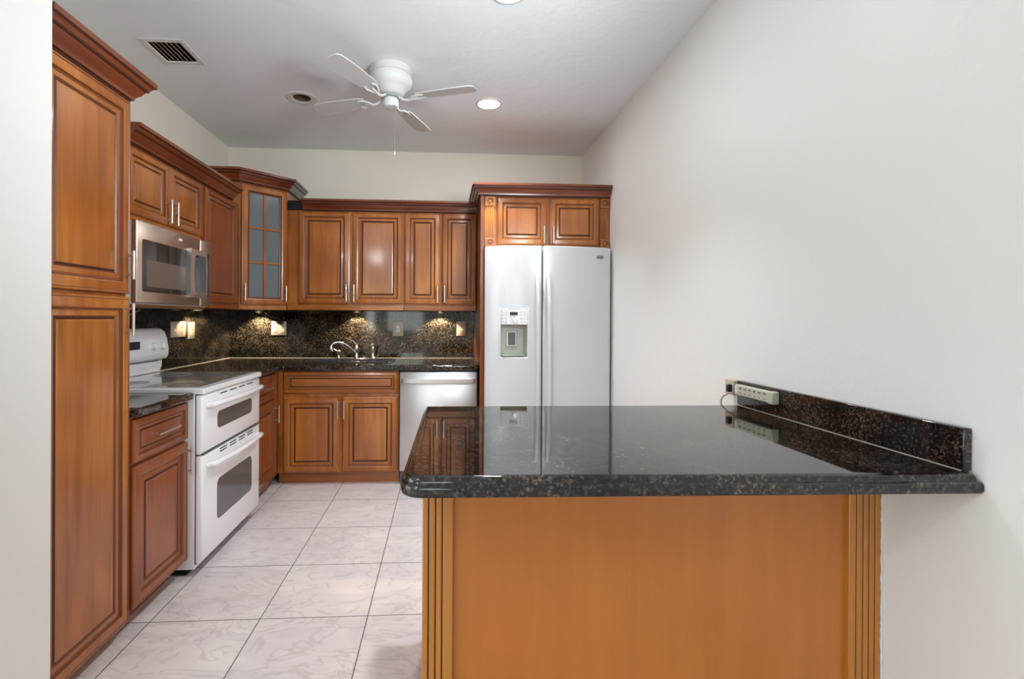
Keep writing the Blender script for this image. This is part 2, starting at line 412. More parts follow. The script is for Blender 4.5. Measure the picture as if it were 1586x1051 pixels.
# ---- tall pantry cabinet
t = thing('pantry_cabinet', 'tall cherry wood pantry cabinet beside the white wall end, with two stacked doors', 'cabinet', (-1.57, 1.80, 0))
mb = MB().box(-1.89, -1.265, 1.568, 2.028, .045, 2.14).box(-1.89, -1.34, 1.568, 2.028, 0, .045)
put('body', mb, WOODV, t)
d = front('door', t, 'X', 1.570, 2.026, .062, 1.352, -1.265, WV, 1.0)
handle(d, (-1.245, 1.988, 1.20), (-1.245, 1.988, 1.325), (1, 0, 0), .035)
d = front('door', t, 'X', 1.570, 2.026, 1.364, 2.125, -1.265, WV, 1.0)
handle(d, (-1.245, 1.988, 1.42), (-1.245, 1.988, 1.53), (1, 0, 0), .035)
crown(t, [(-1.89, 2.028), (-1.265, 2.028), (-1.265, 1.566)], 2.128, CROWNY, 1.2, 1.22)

# ---- near base cabinet
t = thing('base_cabinet', 'cherry base cabinet with one drawer and one door between tall pantry and stove', 'cabinet', (-1.57, 2.245, 0))
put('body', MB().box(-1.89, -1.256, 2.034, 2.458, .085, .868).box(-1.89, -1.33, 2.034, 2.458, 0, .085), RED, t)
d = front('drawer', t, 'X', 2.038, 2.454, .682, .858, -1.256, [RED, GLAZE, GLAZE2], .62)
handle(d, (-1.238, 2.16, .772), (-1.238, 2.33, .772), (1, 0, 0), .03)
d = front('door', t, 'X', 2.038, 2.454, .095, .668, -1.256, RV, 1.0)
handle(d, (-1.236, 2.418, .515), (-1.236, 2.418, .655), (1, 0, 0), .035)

# ---- base cabinet beyond the stove
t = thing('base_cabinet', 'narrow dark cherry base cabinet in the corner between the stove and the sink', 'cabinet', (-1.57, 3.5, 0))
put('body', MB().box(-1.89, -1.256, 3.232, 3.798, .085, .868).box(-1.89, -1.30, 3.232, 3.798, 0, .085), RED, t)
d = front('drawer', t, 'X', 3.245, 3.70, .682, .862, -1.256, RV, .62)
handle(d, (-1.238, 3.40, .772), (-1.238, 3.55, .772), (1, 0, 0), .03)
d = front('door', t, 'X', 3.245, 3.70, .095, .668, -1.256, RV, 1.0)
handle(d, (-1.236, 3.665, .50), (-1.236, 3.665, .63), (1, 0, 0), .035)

# ---- sink base cabinet
t = thing('sink_cabinet', 'cherry base cabinet under the sink with a wide false drawer front and two doors', 'cabinet', (-.79, 4.1, 0))
put('body', MB().box(-1.254, -.34, 3.80, 4.41, .088, .70).box(-1.254, -.34, 3.80, 3.83, .70, .79).box(-1.254, -1.236, 3.83, 4.41, .70, .86).box(-.358, -.34, 3.83, 4.41, .70, .86), WOODV, t)
put('toe_kick', B(-1.254, -.34, 3.838, 3.86, 0, .088), WOODX, t)
put('face_rail', B(-1.254, -.34, 3.80, 3.83, .79, .868), WOODX, t)
front('false_drawer', t, 'Y', -1.207, -.347, .697, .862, 3.80, WX, .62)
d = front('door', t, 'Y', -1.207, -.789, .095, .668, 3.80, WV)
handle(d, (-.797, 3.782, .508), (-.797, 3.782, .649), (0, -1, 0), .035)
d = front('door', t, 'Y', -.767, -.347, .095, .668, 3.80, WV)
handle(d, (-.749, 3.782, .508), (-.749, 3.782, .649), (0, -1, 0), .035)

# ---- wall cabinet above the microwave
t = thing('wall_cabinet', 'short cherry wall cabinet with two doors directly above the microwave', 'cabinet', (-1.72, 2.84, 1.76))
put('body', B(-1.89, -1.556, 2.462, 3.224, 1.752, 2.13), WOODV, t)
for a, b_, hy in ((2.468, 2.838, 2.80), (2.846, 3.218, 2.865)):
    d = front('door', t, 'X', a, b_, 1.785, 2.118, -1.556, WV, .85)
    handle(d, (-1.536, hy, 1.79), (-1.536, hy, 1.92), (1, 0, 0), .035)
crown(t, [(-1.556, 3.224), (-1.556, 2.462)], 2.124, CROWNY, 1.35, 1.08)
# ---- wall cabinet right of the microwave
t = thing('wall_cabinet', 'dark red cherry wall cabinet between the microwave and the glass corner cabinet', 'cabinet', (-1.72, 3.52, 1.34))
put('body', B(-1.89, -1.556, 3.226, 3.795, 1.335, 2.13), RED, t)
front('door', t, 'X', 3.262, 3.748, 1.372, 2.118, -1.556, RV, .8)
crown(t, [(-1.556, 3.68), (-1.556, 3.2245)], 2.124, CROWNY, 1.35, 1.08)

# ---- diagonal glass corner cabinet
t = thing('corner_cabinet', 'tall diagonal cherry corner wall cabinet with a six-pane grey glass door', 'cabinet', (-1.6, 4.15, 1.335))
A0, A1 = Vector((-1.558, 3.825)), Vector((-1.282, 4.101))
cz0, cz1 = 1.335, 2.315
pl = [(XL+.005, YB-.005), (XL+.005, A0.y), tuple(A0), tuple(A1), (A1.x, YB-.005)]
put('body', MB().loft((0, 0, 0), (1, 0, 0), (0, 1, 0), (0, 0, 1), pl, [(0, cz0), (0, cz1)]), WOODV, t)
dd = (A1-A0).normalized(); nn = Vector((dd.y, -dd.x)); Wd = (A1-A0).length
U3, N3, Z3 = Vector((dd.x, dd.y, 0)), Vector((nn.x, nn.y, 0)), Vector((0, 0, 1))
def P3(u, z, n=0): return Vector((A0.x, A0.y, 0))+U3*u+Z3*z+N3*n
dz0, dz1 = 1.372, 2.298; fw = .062; da, db = .012, Wd-.012
mb = MB()
pr = [(0, 0), (0, .014), (.003, .019), (.009, .021), (.012, .0185), (.040, .0225), (.048, .0195), (.054, .012), (fw, .010), (fw, .0)]
mb.loft(P3(da, dz0, .002), U3, Z3, N3, rect(db-da, dz1-dz0), pr, [0, 0, 0, 2, 0, 0, 1, 2, 0], cap1=False)
d = put('door', mb, WV, t, smooth=14)
put('glass', MB().add([P3(da+fw, dz0+fw, .004), P3(db-fw, dz0+fw, .004), P3(db-fw, dz1-fw, .004), P3(da+fw, dz1-fw, .004),
                       P3(da+fw, dz0+fw, .001), P3(db-fw, dz0+fw, .001), P3(db-fw, dz1-fw, .001), P3(da+fw, dz1-fw, .001)],
    [(0, 1, 2, 3), (7, 6, 5, 4), (0, 4, 5, 1), (1, 5, 6, 2), (2, 6, 7, 3), (3, 7, 4, 0)]), FROST, d)
mb = MB()
def bar3(u0, u1, z0, z1, n0, n1):
    mb.add([P3(u, z, n) for n in (n0, n1) for z in (z0, z1) for u in (u0, u1)],
           [(0, 2, 3, 1), (4, 5, 7, 6), (0, 1, 5, 4), (1, 3, 7, 5), (3, 2, 6, 7), (2, 0, 4, 6)])
um = (da+db)/2
bar3(um-.010, um+.010, dz0+fw, dz1-fw, .003, .014)
for k in (1, 2):
    zz = dz0+fw+(dz1-dz0-2*fw)*k/3; bar3(da+fw, db-fw, zz-.009, zz+.009, .003, .0135)
put('muntins', mb, WOODV, d, bev=.003)
handle(d, P3(db-.022, 1.40, .02), P3(db-.022, 1.53, .02), N3, .03)
handle(d, P3(da+.016, 1.40, .02), P3(da+.016, 1.53, .02), N3, .03)
cpath = [(A1.x, YB-.005), (A1.x, A1.y), (A0.x, A0.y), (XL+.005, A0.y)]
crown(t, cpath, cz1-.012, CROWN, 1.2, 1.1, seg=(1, 3))
crown(t, cpath, cz1-.012, GREYP, 1.2, 1.1, 'crown_return', seg=(0, 1))['label'] = 'unpainted grey moulding return'

# ---- back wall cabinets
def wallcab(label, x0, x1, doors, crx0, crx1, left_filler=False):
    t = thing('wall_cabinet', label, 'cabinet', ((x0+x1)/2, 4.27, 1.335))
    put('body', B(x0, x1, 4.10, YB-.005, 1.335, 2.155), WOODV, t)
    put('light_rail', B(x0, x1, 4.086, 4.0995, 1.335, 1.378), WOODX, t, bev=.004)
    for a, b_, hx in doors:
        d = front('door', t, 'Y', a, b_, 1.388, 2.146, 4.10, WV, .96)
        handle(d, (hx, 4.082, 1.40), (hx, 4.082, 1.545), (0, -1, 0), .035)
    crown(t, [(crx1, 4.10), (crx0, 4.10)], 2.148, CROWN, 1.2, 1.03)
    return t
t = wallcab('wide cherry wall cabinet with two broad doors above the sink', -1.28, -.331, ((-1.187, -.773, -.795), (-.752, -.337, -.733)), -1.155, -.331)
put('gap_shade', B(-1.279, -1.156, 4.085, 4.42, 2.156, 2.232), DARK, t)['label'] = 'black block standing for the shadow at the moulding end'  # shadow between crown end and corner cabinet, done as a black block
wallcab('narrower cherry wall cabinet with two slim doors above the dishwasher', -.330, .272, ((-.325, -.029, -.051), (-.015, .272, .008)), -.330, .270)

# ---- fridge surround
t = thing('end_panel', 'tall thin cherry end panel standing left of the white refrigerator', 'panel', (.29, 4.05, 0))
put('board', B(.276, .300, 3.665, YB-.005, 0, 2.195), RED, t)
t = thing('wall_cabinet', 'cherry cabinet with two square doors and carved corner posts above the refrigerator', 'cabinet', (.78, 4.05, 1.81))
put('body', B(.301, XR-.004, 3.68, YB-.005, 1.822, 2.20), WOODV, t)
for a, b_, hx in ((.398, .778, .752), (.800, 1.180, .823)):
    d = front('door', t, 'Y', a, b_, 1.832, 2.188, 3.68, WV, .92)
    handle(d, (hx, 3.662, 1.84), (hx, 3.662, 1.97), (0, -1, 0), .03)
for a, b_ in ((.304, .388), (1.186, XR-.006)):
    mb = MB().box(a, b_, 3.668, 3.68, 1.812, 2.195)
    for z0, z1 in ((1.816, 1.88), (2.118, 2.19)):
        mb.box(a+.003, b_-.003, 3.656, 3.67, z0, z1)
    for k in range(4):
        xx = a+.012+(b_-a-.024)*(k+.5)/4
        mb.box(xx-.005, xx+.005, 3.660, 3.668, 1.886, 2.112)
    pil = put('pilaster', mb, WOODV, t, bev=.0015, seg=1)
    for z0, z1 in ((1.816, 1.88), (2.118, 2.19)):
        c = ((a+b_)/2, 3.656, (z0+z1)/2); m2 = MB()
        rings = [(.026, 0), (.026, -.005), (.021, -.006), (.019, -.002), (.013, -.002), (.011, -.006), (.002, -.008)]
        vs = []; fs = []; n = 24
        for r_, y_ in rings:
            for j in range(n): vs.append((c[0]+r_*math.cos(2*PI*j/n), c[1]+y_, c[2]+r_*math.sin(2*PI*j/n)))
        mm = []
        for i in range(len(rings)-1):
            for j in range(n): fs.append((i*n+j, i*n+(j+1) % n, (i+1)*n+(j+1) % n, (i+1)*n+j)); mm.append(1 if i in (2, 3) else 0)
        fs.append(tuple(range((len(rings)-1)*n, len(rings)*n))); mm.append(0)
        put('rosette', m2.add(vs, fs, mm), [WOODV, GLAZE2], pil)
crown(t, [(XR-.004, 3.668), (.276, 3.668), (.276, YB-.005)], 2.192, CROWN, 1.05, 1.02)

# ------------------------------------------------------------------ worktops and splashbacks
xs = [XL+.004, -1.205, -1.10, -.43, .274]; ys = [3.2275, 3.75, 3.965, 4.245, YB-.004]
keep = lambda i, j: (j > 0 or i == 0) and not (i == 2 and j == 2)
o = put('worktop', MB().cells(xs, ys, .872, .915, keep), GRAN, bev=.012, seg=3)
tag(o, 'black granite L-shaped worktop around the sink corner beyond the stove', 'worktop')
o = put('worktop', B(XL+.004, -1.212, 2.036, 2.460, .870, .908), GRAN, bev=.010, seg=3)
tag(o, 'small black granite worktop piece between the tall pantry and the stove', 'worktop')
o = put('backsplash', MB().box(XL+.002, XL+.022, 2.04, YB-.024, .9155, 1.333), GRANB)
tag(o, 'speckled black granite splashback on the left wall behind the stove', 'splashback')
mb = MB().box(XL+.002, .273, YB-.022, YB-.002, .9155, 1.333)
o = put('backsplash', mb, GRANB)
tag(o, 'speckled black granite splashback on the back wall behind the sink', 'splashback')
mb = MB().box(XL+.022, .27, YB-.027, YB-.022, .9152, .919).box(XL+.022, XL+.027, 3.24, YB-.027, .9152, .919)
o = put('caulk_line', mb, CAULK); tag(o, 'thin pale caulk bead along the back of the sink worktop', 'caulk')

# sink
t = thing('kitchen_sink', 'dark glossy drop-in kitchen sink set in the black back worktop', 'sink', (-.765, 4.1, .915))
ox0, ox1, oy0, oy1 = -1.125, -.405, 3.942, 4.262
def rr(x0, x1, y0, y1, r, n=5):
    p = []
    for cx_, cy_, a0 in ((x1-r, y0+r, -PI/2), (x1-r, y1-r, 0), (x0+r, y1-r, PI/2), (x0+r, y0+r, PI)):
        for k in range(n+1): a = a0+PI/2*k/n; p.append((cx_+r*math.cos(a), cy_+r*math.sin(a)))
    return p
mb = MB().loft((0, 0, 0), (1, 0, 0), (0, 1, 0), (0, 0, 1), rr(ox0, ox1, oy0, oy1, .035),
     [(0, .9155), (.002, .922), (.008, .925), (.022, .925), (.028, .920), (.032, .90), (.040, .76), (.06, .75)], cap0=False)
put('basin', mb, SINKM, t, smooth=60)
put('divider', B(-.775, -.755, 3.98, 4.222, .75, .915), SINKM, t, bev=.008)
t = thing('kitchen_faucet', 'chrome arched kitchen faucet with side lever at the back of the sink', 'faucet', (-.752, 4.30, .915))
put('base', MB().lathe((-.752, 4.30, .9155), [(.028, 0), (.028, .008), (.020, .018), (.017, .06), (.021, .08), (.020, .11), (.014, .132), (.004, .138)]), CHROME, t)
pts = [(-.752, 4.295, .955), (-.775, 4.285, .985), (-.80, 4.275, 1.015), (-.83, 4.262, 1.040), (-.86, 4.25, 1.056), (-.89, 4.24, 1.064), (-.92, 4.23, 1.062), (-.942, 4.222, 1.048), (-.952, 4.218, 1.028), (-.95, 4.215, 1.006), (-.938, 4.215, .99)]
put('spout', MB().tube(pts, [.0125]*8+[.013, .015, .015], 14), CHROME, t)
put('lever', MB().tube([(-.755, 4.30, 1.04), (-.775, 4.298, 1.068), (-.80, 4.295, 1.082), (-.842, 4.29, 1.098)], [.009, .007, .005, .008]), CHROME, t)
o = put('soap_dispenser', MB().lathe((-.905, 4.30, .9155), [(.022, 0), (.020, .01), (.012, .02), (.012, .045), (.02, .055), (.02, .07), (.008, .08)]).cyl((-.905, 4.3, .975), (-.945, 4.29, 1.005), .006), NICKEL, smooth=50)
tag(o, 'small nickel soap pump left of the faucet spout', 'soap dispenser')
o = put('spray_nozzle', MB().lathe((-.612, 4.30, .9155), [(.022, 0), (.021, .012), (.014, .02), (.013, .06), (.018, .09), (.017, .115), (.008, .125)]).cyl((-.612, 4.3, 1.03), (-.612, 4.265, 1.045), .011), NICKEL, smooth=50)
tag(o, 'nickel pull-out spray nozzle right of the faucet', 'sprayer')
o = put('air_gap', MB().lathe((-.683, 4.30, .9155), [(.024, 0), (.024, .006), (.015, .010), (.015, .018), (.002, .020)]), NICKEL, smooth=50)
tag(o, 'low round nickel air gap cover between the faucet and the sprayer', 'air gap')

# ------------------------------------------------------------------ stove
RY0, RY1 = 2.468, 3.222
t = thing('stove', 'white double-oven electric stove with glass cooktop on the left side', 'stove', (-1.53, 2.845, 0))
put('body', MB().box(-1.865, -1.213, RY0, RY1, .035, .893), WHITE, t, bev=.004)
put('kick_base', MB().box(-1.84, -1.26, RY0+.02, RY1-.02, 0, .035), DARK, t)
put('front_gap', MB().box(-1.213, -1.205, RY0+.004, RY1-.004, .06, .893), GASK, t)
mb = MB().cells([-1.80, -1.76, -1.215, -1.168], [RY0-.004, RY0+.03, RY1-.03, RY1+.004], .894, .924, lambda i, j: True)
ct = put('cooktop', mb, WHITE, t, bev=.006, seg=3)
put('glass_surface', B(-1.762, -1.205, RY0+.028, RY1-.028, .9235, .9265), COOKGL, ct, bev=.001)
for cx_, cy_, r_ in ((-1.36, 2.66, .10), (-1.36, 3.04, .085), (-1.62, 2.66, .075), (-1.62, 3.04, .105)):
    put('burner_ring', MB().lathe((cx_, cy_, .9266), [(r_, 0), (r_, .0007), (r_-.006, .0008), (r_*.62, .0008), (r_*.6, .0004), (.002, .0004)], 48), BURN, ct)
pf = [(-1.866, .90), (-1.80, .925), (-1.785, .96), (-1.782, 1.005), (-1.756, 1.012), (-1.745, 1.03), (-1.741, 1.07), (-1.752, 1.14), (-1.768, 1.18), (-1.79, 1.198), (-1.82, 1.203), (-1.866, 1.20)]
mb = MB(); n = len(pf)
vs = [(x, y, z) for y in (RY0, RY1-.002) for x, z in pf]
mb.add(vs, [tuple(range(n)), tuple(reversed(range(n, 2*n)))]+[(k, (k+1) % n, n+(k+1) % n, n+k) for k in range(n)])
bgd = put('backguard', mb, WHITE, t, bev=.006, seg=2)
put('shadow_gap', B(-1.783, -1.7805, RY0+.03, RY1-.05, .998, 1.006), GASK, bgd)
for y in (2.53, 2.62, 3.05, 3.14):
    k = MB(); k.cyl((-1.745, y, 1.095), (-1.722, y, 1.099), .024, 20, .019); k.box(-1.724, -1.712, y-.005, y+.005, 1.078, 1.118)
    put('knob', k, WHITE, bgd, bev=.001)
put('clock_display', B(-1.748, -1.7405, 2.78, 2.92, 1.085, 1.13), DISP, bgd)
def odoor(z0, z1, wz0, wz1, hz, ys_):
    mb = MB().loft((-1.205, RY0, z0), (0, 1, 0), (0, 0, 1), (1, 0, 0), rect(RY1-RY0, z1-z0), [(0, 0), (0, .018), (.006, .026), (.012, .028)])
    d = put('oven_door', mb, WHITE, t, smooth=50)
    r = .03; w0, w1 = 2.628, 3.092
    ol = [(q[0], q[1]) for q in rr(0, w1-w0, 0, wz1-wz0, r)]
    if wz1-wz0 > .15:   # the lower window has an arched top
        ol = [(x, z+(.018*math.sin(PI*x/(w1-w0)) if z > (wz1-wz0)*.8 else 0)) for x, z in ol]
    put('oven_window', MB().loft((-1.1775, w0, wz0), (0, 1, 0), (0, 0, 1), (1, 0, 0), ol, [(0, 0), (.002, .0012), (.012, .0012)]), OVENGL, d)
    pts = [(-1.177, RY0+.07, hz-.012), (-1.152, RY0+.075, hz-.006)]+[(-1.128-.016*math.sin(PI*k/10)+.008, RY0+.09+(RY1-RY0-.18)*k/10, hz) for k in range(11)]+[(-1.152, RY1-.075, hz-.006), (-1.177, RY1-.07, hz-.012)]
    pts = [(-1.177, RY0+.055, hz-.006), (-1.150, RY0+.06, hz)]+[(-1.140+.020*math.sin(PI*k/10), RY0+.075+(RY1-RY0-.15)*k/10, hz+.004) for k in range(11)]+[(-1.150, RY1-.06, hz), (-1.177, RY1-.055, hz-.006)]
    put('handle', MB().tube(pts, .0145, 12), WHITE, d)
    mb = MB()
    for y in (2.66, 2.78, 2.90, 3.02):
        for zz in ys_: mb.box(-1.178, -1.1763, y, y+.085, zz, zz+.006)
    put('vent_slots', mb, DARK, d)
    return d
odoor(.60, .888, .69, .782, .835, (.868,))
odoor(.068, .59, .212, .425, .535, (.574, .560))
put('hinge_strip', MB().box(-1.2045, -1.18, RY0+.02, RY1-.02, .5905, .5995), GASK, t)

# ------------------------------------------------------------------ microwave
MX, MY0, MY1, MZ0, MZ1 = -1.487, 2.466, 3.222, 1.342, 1.748
t = thing('microwave', 'stainless over-the-range microwave with dark window above the stove', 'microwave', (-1.68, 2.84, 1.34))
put('body', B(-1.868, MX-.026, MY0+.002, MY1-.002, MZ0-.006, MZ1-.002), PLASTW, t, bev=.003)
d = put('door', MB().loft((MX-.026, MY0, MZ0), (0, 1, 0), (0, 0, 1), (1, 0, 0), rect(3.088-MY0, MZ1-MZ0), [(0, 0), (0, .02), (.006, .026)]), STEELW, t, smooth=50)
put('window', MB().loft((MX-.0005, 2.508, 1.398), (0, 1, 0), (0, 0, 1), (1, 0, 0), rr(0, .47, 0, .262, .012), [(0, 0), (.002, .0015), (.006, .0015)]), BLACKGL, d)
put('inner_screen', MB().loft((MX+.0012, 2.545, 1.425), (0, 1, 0), (0, 0, 1), (1, 0, 0), rr(0, .37, 0, .135, .008), [(0, 0), (.0005, .0004)]), mat('screen_brown', (.13, .095, .075), .25, bump=(5, 0)), d)
hw0, hw1, hz0, hz1 = 2.925, 3.105, 1.388, 1.672
def hout(g):  # bowed handle frame outline, g = inset
    p = []
    for k in range(9): u = k/8; p.append((hw0+g+(hw1-hw0-2*g)*u, hz0+g))
    for k in range(1, 9): u = k/8; p.append((hw1-g+.012*math.sin(PI*u), hz0+g+(hz1-hz0-2*g)*u))
    for k in range(1, 9): u = k/8; p.append((hw1-g-(hw1-hw0-2*g)*u, hz1-g))
    for k in range(1, 8): u = k/8; p.append((hw0+g-.012*math.sin(PI*u), hz1-g-(hz1-hz0-2*g)*u))
    return p
po, pi_ = hout(0), hout(.032); n = len(po); mb = MB(); vs = []
for pts, x in ((po, MX), (po, MX+.030), (pi_, MX+.036), (pi_, MX+.004)):
    for y, z in pts: vs.append((x, y, z))
fs = []
for r_ in range(3):
    for k in range(n): fs.append((r_*n+k, r_*n+(k+1) % n, (r_+1)*n+(k+1) % n, (r_+1)*n+k))
hd = put('handle', mb.add(vs, fs), STEEL, d, smooth=40)
pts = [(MX+.004, y, z) for y, z in hout(.030)]
put('handle_recess', MB().add(pts, [tuple(range(len(pts)))]), BLACKGL, hd)
put('emblem', MB().loft((MX, 2.858, 1.709), (0, 1, 0), (0, 0, 1), (1, 0, 0), [(.022*math.cos(2*PI*k/24), .008*math.sin(2*PI*k/24)) for k in range(24)], [(0, 0), (.001, .002)]), WHITE, d)
cp = put('control_panel', MB().loft((MX-.026, 3.092, MZ0), (0, 1, 0), (0, 0, 1), (1, 0, 0), rect(MY1-3.092, MZ1-MZ0), [(0, 0), (0, .02), (.006, .026)]), STEELW, t, smooth=50)
put('keypad', B(MX-.001, MX+.0015, 3.125, 3.196, 1.398, 1.672), BLACK, cp)
mb = MB()
for r_ in range(9):
    for c_ in range(2): mb.box(MX+.0015, MX+.0022, 3.137+.03*c_, 3.152+.03*c_, 1.415+.025*r_, 1.422+.025*r_)
put('key_legends', mb, GREYP, cp)
put('vent_grille', B(-1.86, MX-.03, MY0+.01, MY1-.01, MZ0-.018, MZ0-.0065), COPPER, t)
o = put('cord', MB().tube([(-1.865, 2.62, 1.215), (-1.862, 2.75, 1.225), (-1.862, 2.95, 1.262), (-1.862, 3.12, 1.316)], .004, 8), PLASTW)
tag(o, 'pale cord running up the splashback behind the stove control panel', 'cord')

# ------------------------------------------------------------------ dishwasher
t = thing('dishwasher', 'stainless steel dishwasher with a wide bar handle right of the sink cabinet', 'dishwasher', (-.03, 4.05, 0))
put('body', B(-.332, .262, 3.80, 4.40, .02, .868), GASK, t)
put('toe_kick', B(-.332, .262, 3.835, 3.845, 0, .0195), BLACK, t)
d = put('door', MB().loft((-.332, 3.795, .102), (1, 0, 0), (0, 0, 1), (0, -1, 0), rect(.596, .762), [(0, 0), (0, .028), (.006, .034)]), STEEL, t, smooth=50)
pts = [(-.312, 3.762, .797), (-.308, 3.735, .797)]+[(-.296+.524*k/12, 3.728-.012*math.sin(PI*k/12), .797) for k in range(13)]+[(.240, 3.735, .797), (.244, 3.762, .797)]
mb = MB(); vs = []; fs = []
for i, p_ in enumerate(pts):
    q = Vector(p_); dx = Vector(pts[min(i+1, len(pts)-1)])-Vector(pts[max(i-1, 0)]); nr = Vector((-dx.y, dx.x, 0)).normalized()*.006
    for sx_, zz in ((-1, -.022), (1, -.018), (1, .018), (-1, .022)): vs.append(q+nr*sx_+Vector((0, 0, zz*.8)))
for i in range(len(pts)-1):
    for k in range(4): fs.append((i*4+k, i*4+(k+1) % 4, (i+1)*4+(k+1) % 4, (i+1)*4+k))
fs += [(0, 1, 2, 3), tuple(len(vs)-4+k for k in range(4))]
put('handle', mb.add(vs, fs), STEEL, d, bev=.003, seg=2)
mb = MB()
for k in range(6): mb.box(-.30+.012*k, -.293+.012*k, 3.7605, 3.7612, .842, .846)
put('key_legends', mb, GREYP, d)

# ------------------------------------------------------------------ refrigerator
FX0, FX1, FXS = .303, 1.249, .716
def fy(x):     # bowed front
    u = (x-FX0)/(FX1-FX0); return 3.600-.088*math.sin(PI*u)**.8 if 0 < u < 1 else 3.600
t = thing('refrigerator', 'white side-by-side refrigerator with ice and water dispenser', 'refrigerator', (.776, 3.9, 0))
put('body', B(FX0+.006, FX1-.006, 3.672, 4.40, .03, 1.79), GASK, t)
put('base_grille', B(FX0+.01, FX1-.01, 3.64, 3.70, .0, .05), BLACK, t)
def fdoor(x0, x1, hole=None):
    nx = 14; xs_ = [x0+(x1-x0)*k/nx for k in range(nx+1)]; zs = [.055, 1.805]
    if hole:
        hx0, hx1, hz0_, hz1_ = hole
        xs_ = sorted(set([x for x in xs_ if min(abs(x-hx0), abs(x-hx1)) > .012]+[hx0, hx1])); zs = [.055, hz0_, hz1_, 1.805]
    mb = MB(); nx = len(xs_); nz = len(zs); vs = []; fs = []
    for z in zs:
        for x in xs_: vs.append((x, fy(x), z))
    for z in zs:
        for x in xs_: vs.append((x, 3.668, z))
    o_ = nx*nz
    for j in range(nz-1):
        for i in range(nx-1):
            inh = hole and j == 1 and hx0-1e-6 <= xs_[i] and xs_[i+1] <= hx1+1e-6
            if not inh: fs.append((j*nx+i, j*nx+i+1, (j+1)*nx+i+1, (j+1)*nx+i))
            fs.append((o_+j*nx+i, o_+(j+1)*nx+i, o_+(j+1)*nx+i+1, o_+j*nx+i+1))
        fs.append((j*nx, (j+1)*nx, o_+(j+1)*nx, o_+j*nx)); fs.append((j*nx+nx-1, o_+j*nx+nx-1, o_+(j+1)*nx+nx-1, (j+1)*nx+nx-1))
    for i in range(nx-1):
        fs.append((i, o_+i, o_+i+1, i+1)); k = (nz-1)*nx; fs.append((k+i, k+i+1, o_+k+i+1, o_+k+i))
    return put('door', mb.add(vs, fs), FRW, t, bev=.008, seg=3, smooth=30)
DX0, DX1, DZ0, DZ1 = .416, .612, .988, 1.343
dl = fdoor(FX0, FXS-.0045, (DX0, DX1, DZ0, DZ1)); dr = fdoor(FXS+.0045, FX1)
# dispenser: liner, bezel, control panel, paddle
ya = (fy(DX0)+fy(DX1))/2
mb = MB(); x0, x1, z0, z1 = DX0, DX1, DZ0, DZ1; yb_ = 3.625
vs = [(x0, fy(x0), z0), (x1, fy(x1), z0), (x1, fy(x1), z1), (x0, fy(x0), z1), (x0+.012, yb_, z0+.02), (x1-.012, yb_, z0+.02), (x1-.012, yb_, z1), (x0+.012, yb_, z1)]
LINER = mat('dispenser_liner', (.50, .52, .47), .35)
dsp = put('dispenser', mb.add(vs, [(0, 1, 5, 4), (1, 2, 6, 5), (2, 3, 7, 6), (3, 0, 4, 7), (4, 5, 6, 7)]), LINER, dl, smooth=20)
def bez(x0, x1, z0, z1, w_, dy):
    vs = []
    for g, yy in ((-w_, .001), (-w_*.5, -dy), (0, -dy), (.004, .004)):
        for x, z in ((x0+g, z0+g), (x1-g, z0+g), (x1-g, z1-g), (x0+g, z1-g)): vs.append((x, fy(x)+yy, z))
    return MB().add(vs, [(r_*4+k, r_*4+(k+1) % 4, (r_+1)*4+(k+1) % 4, (r_+1)*4+k) for r_ in range(3) for k in range(4)])
put('bezel', bez(DX0, DX1, DZ0, DZ1, .012, .003), PLASTW, dsp)
vs = [(DX0+.003, fy(DX0)-.004, 1.230), (DX1-.003, fy(DX1)-.004, 1.230), (DX1-.003, fy(DX1)-.004, DZ1-.003), (DX0+.003, fy(DX0)-.004, DZ1-.003)]
vs += [(v[0], v[1]+.05, v[2]) for v in vs]
cpn = put('control_panel', MB().add(vs, [(0, 1, 2, 3), (0, 4, 5, 1), (1, 5, 6, 2), (2, 6, 7, 3), (3, 7, 4, 0), (7, 6, 5, 4)]), WHITE, dsp, bev=.004)
def fp(x): return fy(DX0)+(fy(DX1)-fy(DX0))*(x-DX0)/(DX1-DX0)-.004
put('display', B(.483, .539, fp(.535)-.0025, fp(.485)+.002, 1.299, 1.322), DISP, cpn)
BTN = mat('button_grey', (.50, .51, .53), .4)
for x in (.430, .456, .564, .590):
    for z in (1.25, 1.275, 1.30, 1.322):
        put('button', B(x-.007, x+.007, fp(x)-.0018, fp(x)+.002, z-.0035, z+.0035), BTN, cpn)
put('dial', MB().cyl((.522, fp(.522)-.016, 1.257), (.522, fp(.522)+.002, 1.257), .018, 20), WHITE, cpn, bev=.003)
put('paddle_surround', B(.466, .543, yb_-.022, yb_-.001, 1.066, 1.181), PLASTW, dsp, bev=.006)
put('paddle', B(.479, .531, yb_-.034, yb_-.022, 1.080, 1.172), mat('paddle_grey', (.12, .12, .13), .5), dsp, bev=.004)
put('drip_tray', B(DX0+.014, DX1-.014, fy(.51)+.012, yb_-.002, DZ0+.012, DZ0+.020), LINER, dsp)
def fhandle(x, d):
    pts = []
    for k in range(21):
        u = k/20; z = .38+1.218*u; out_ = .052*min(1, math.sin(PI*u)*2.2)**.7 if 0 < u < 1 else 0
        pts.append((x, fy(x)-.004-out_, z))
    mb = MB(); vs = []; fs = []
    for px, py, pz in pts:
        for k in range(10): a = 2*PI*k/10; vs.append((px+.015*math.cos(a), py+.009*math.sin(a), pz))
    for i in range(len(pts)-1):
        for k in range(10): fs.append((i*10+k, i*10+(k+1) % 10, (i+1)*10+(k+1) % 10, (i+1)*10+k))
    put('handle', mb.add(vs, fs), FRW, d, smooth=60)
fhandle(.677, dl); fhandle(.757, dr)
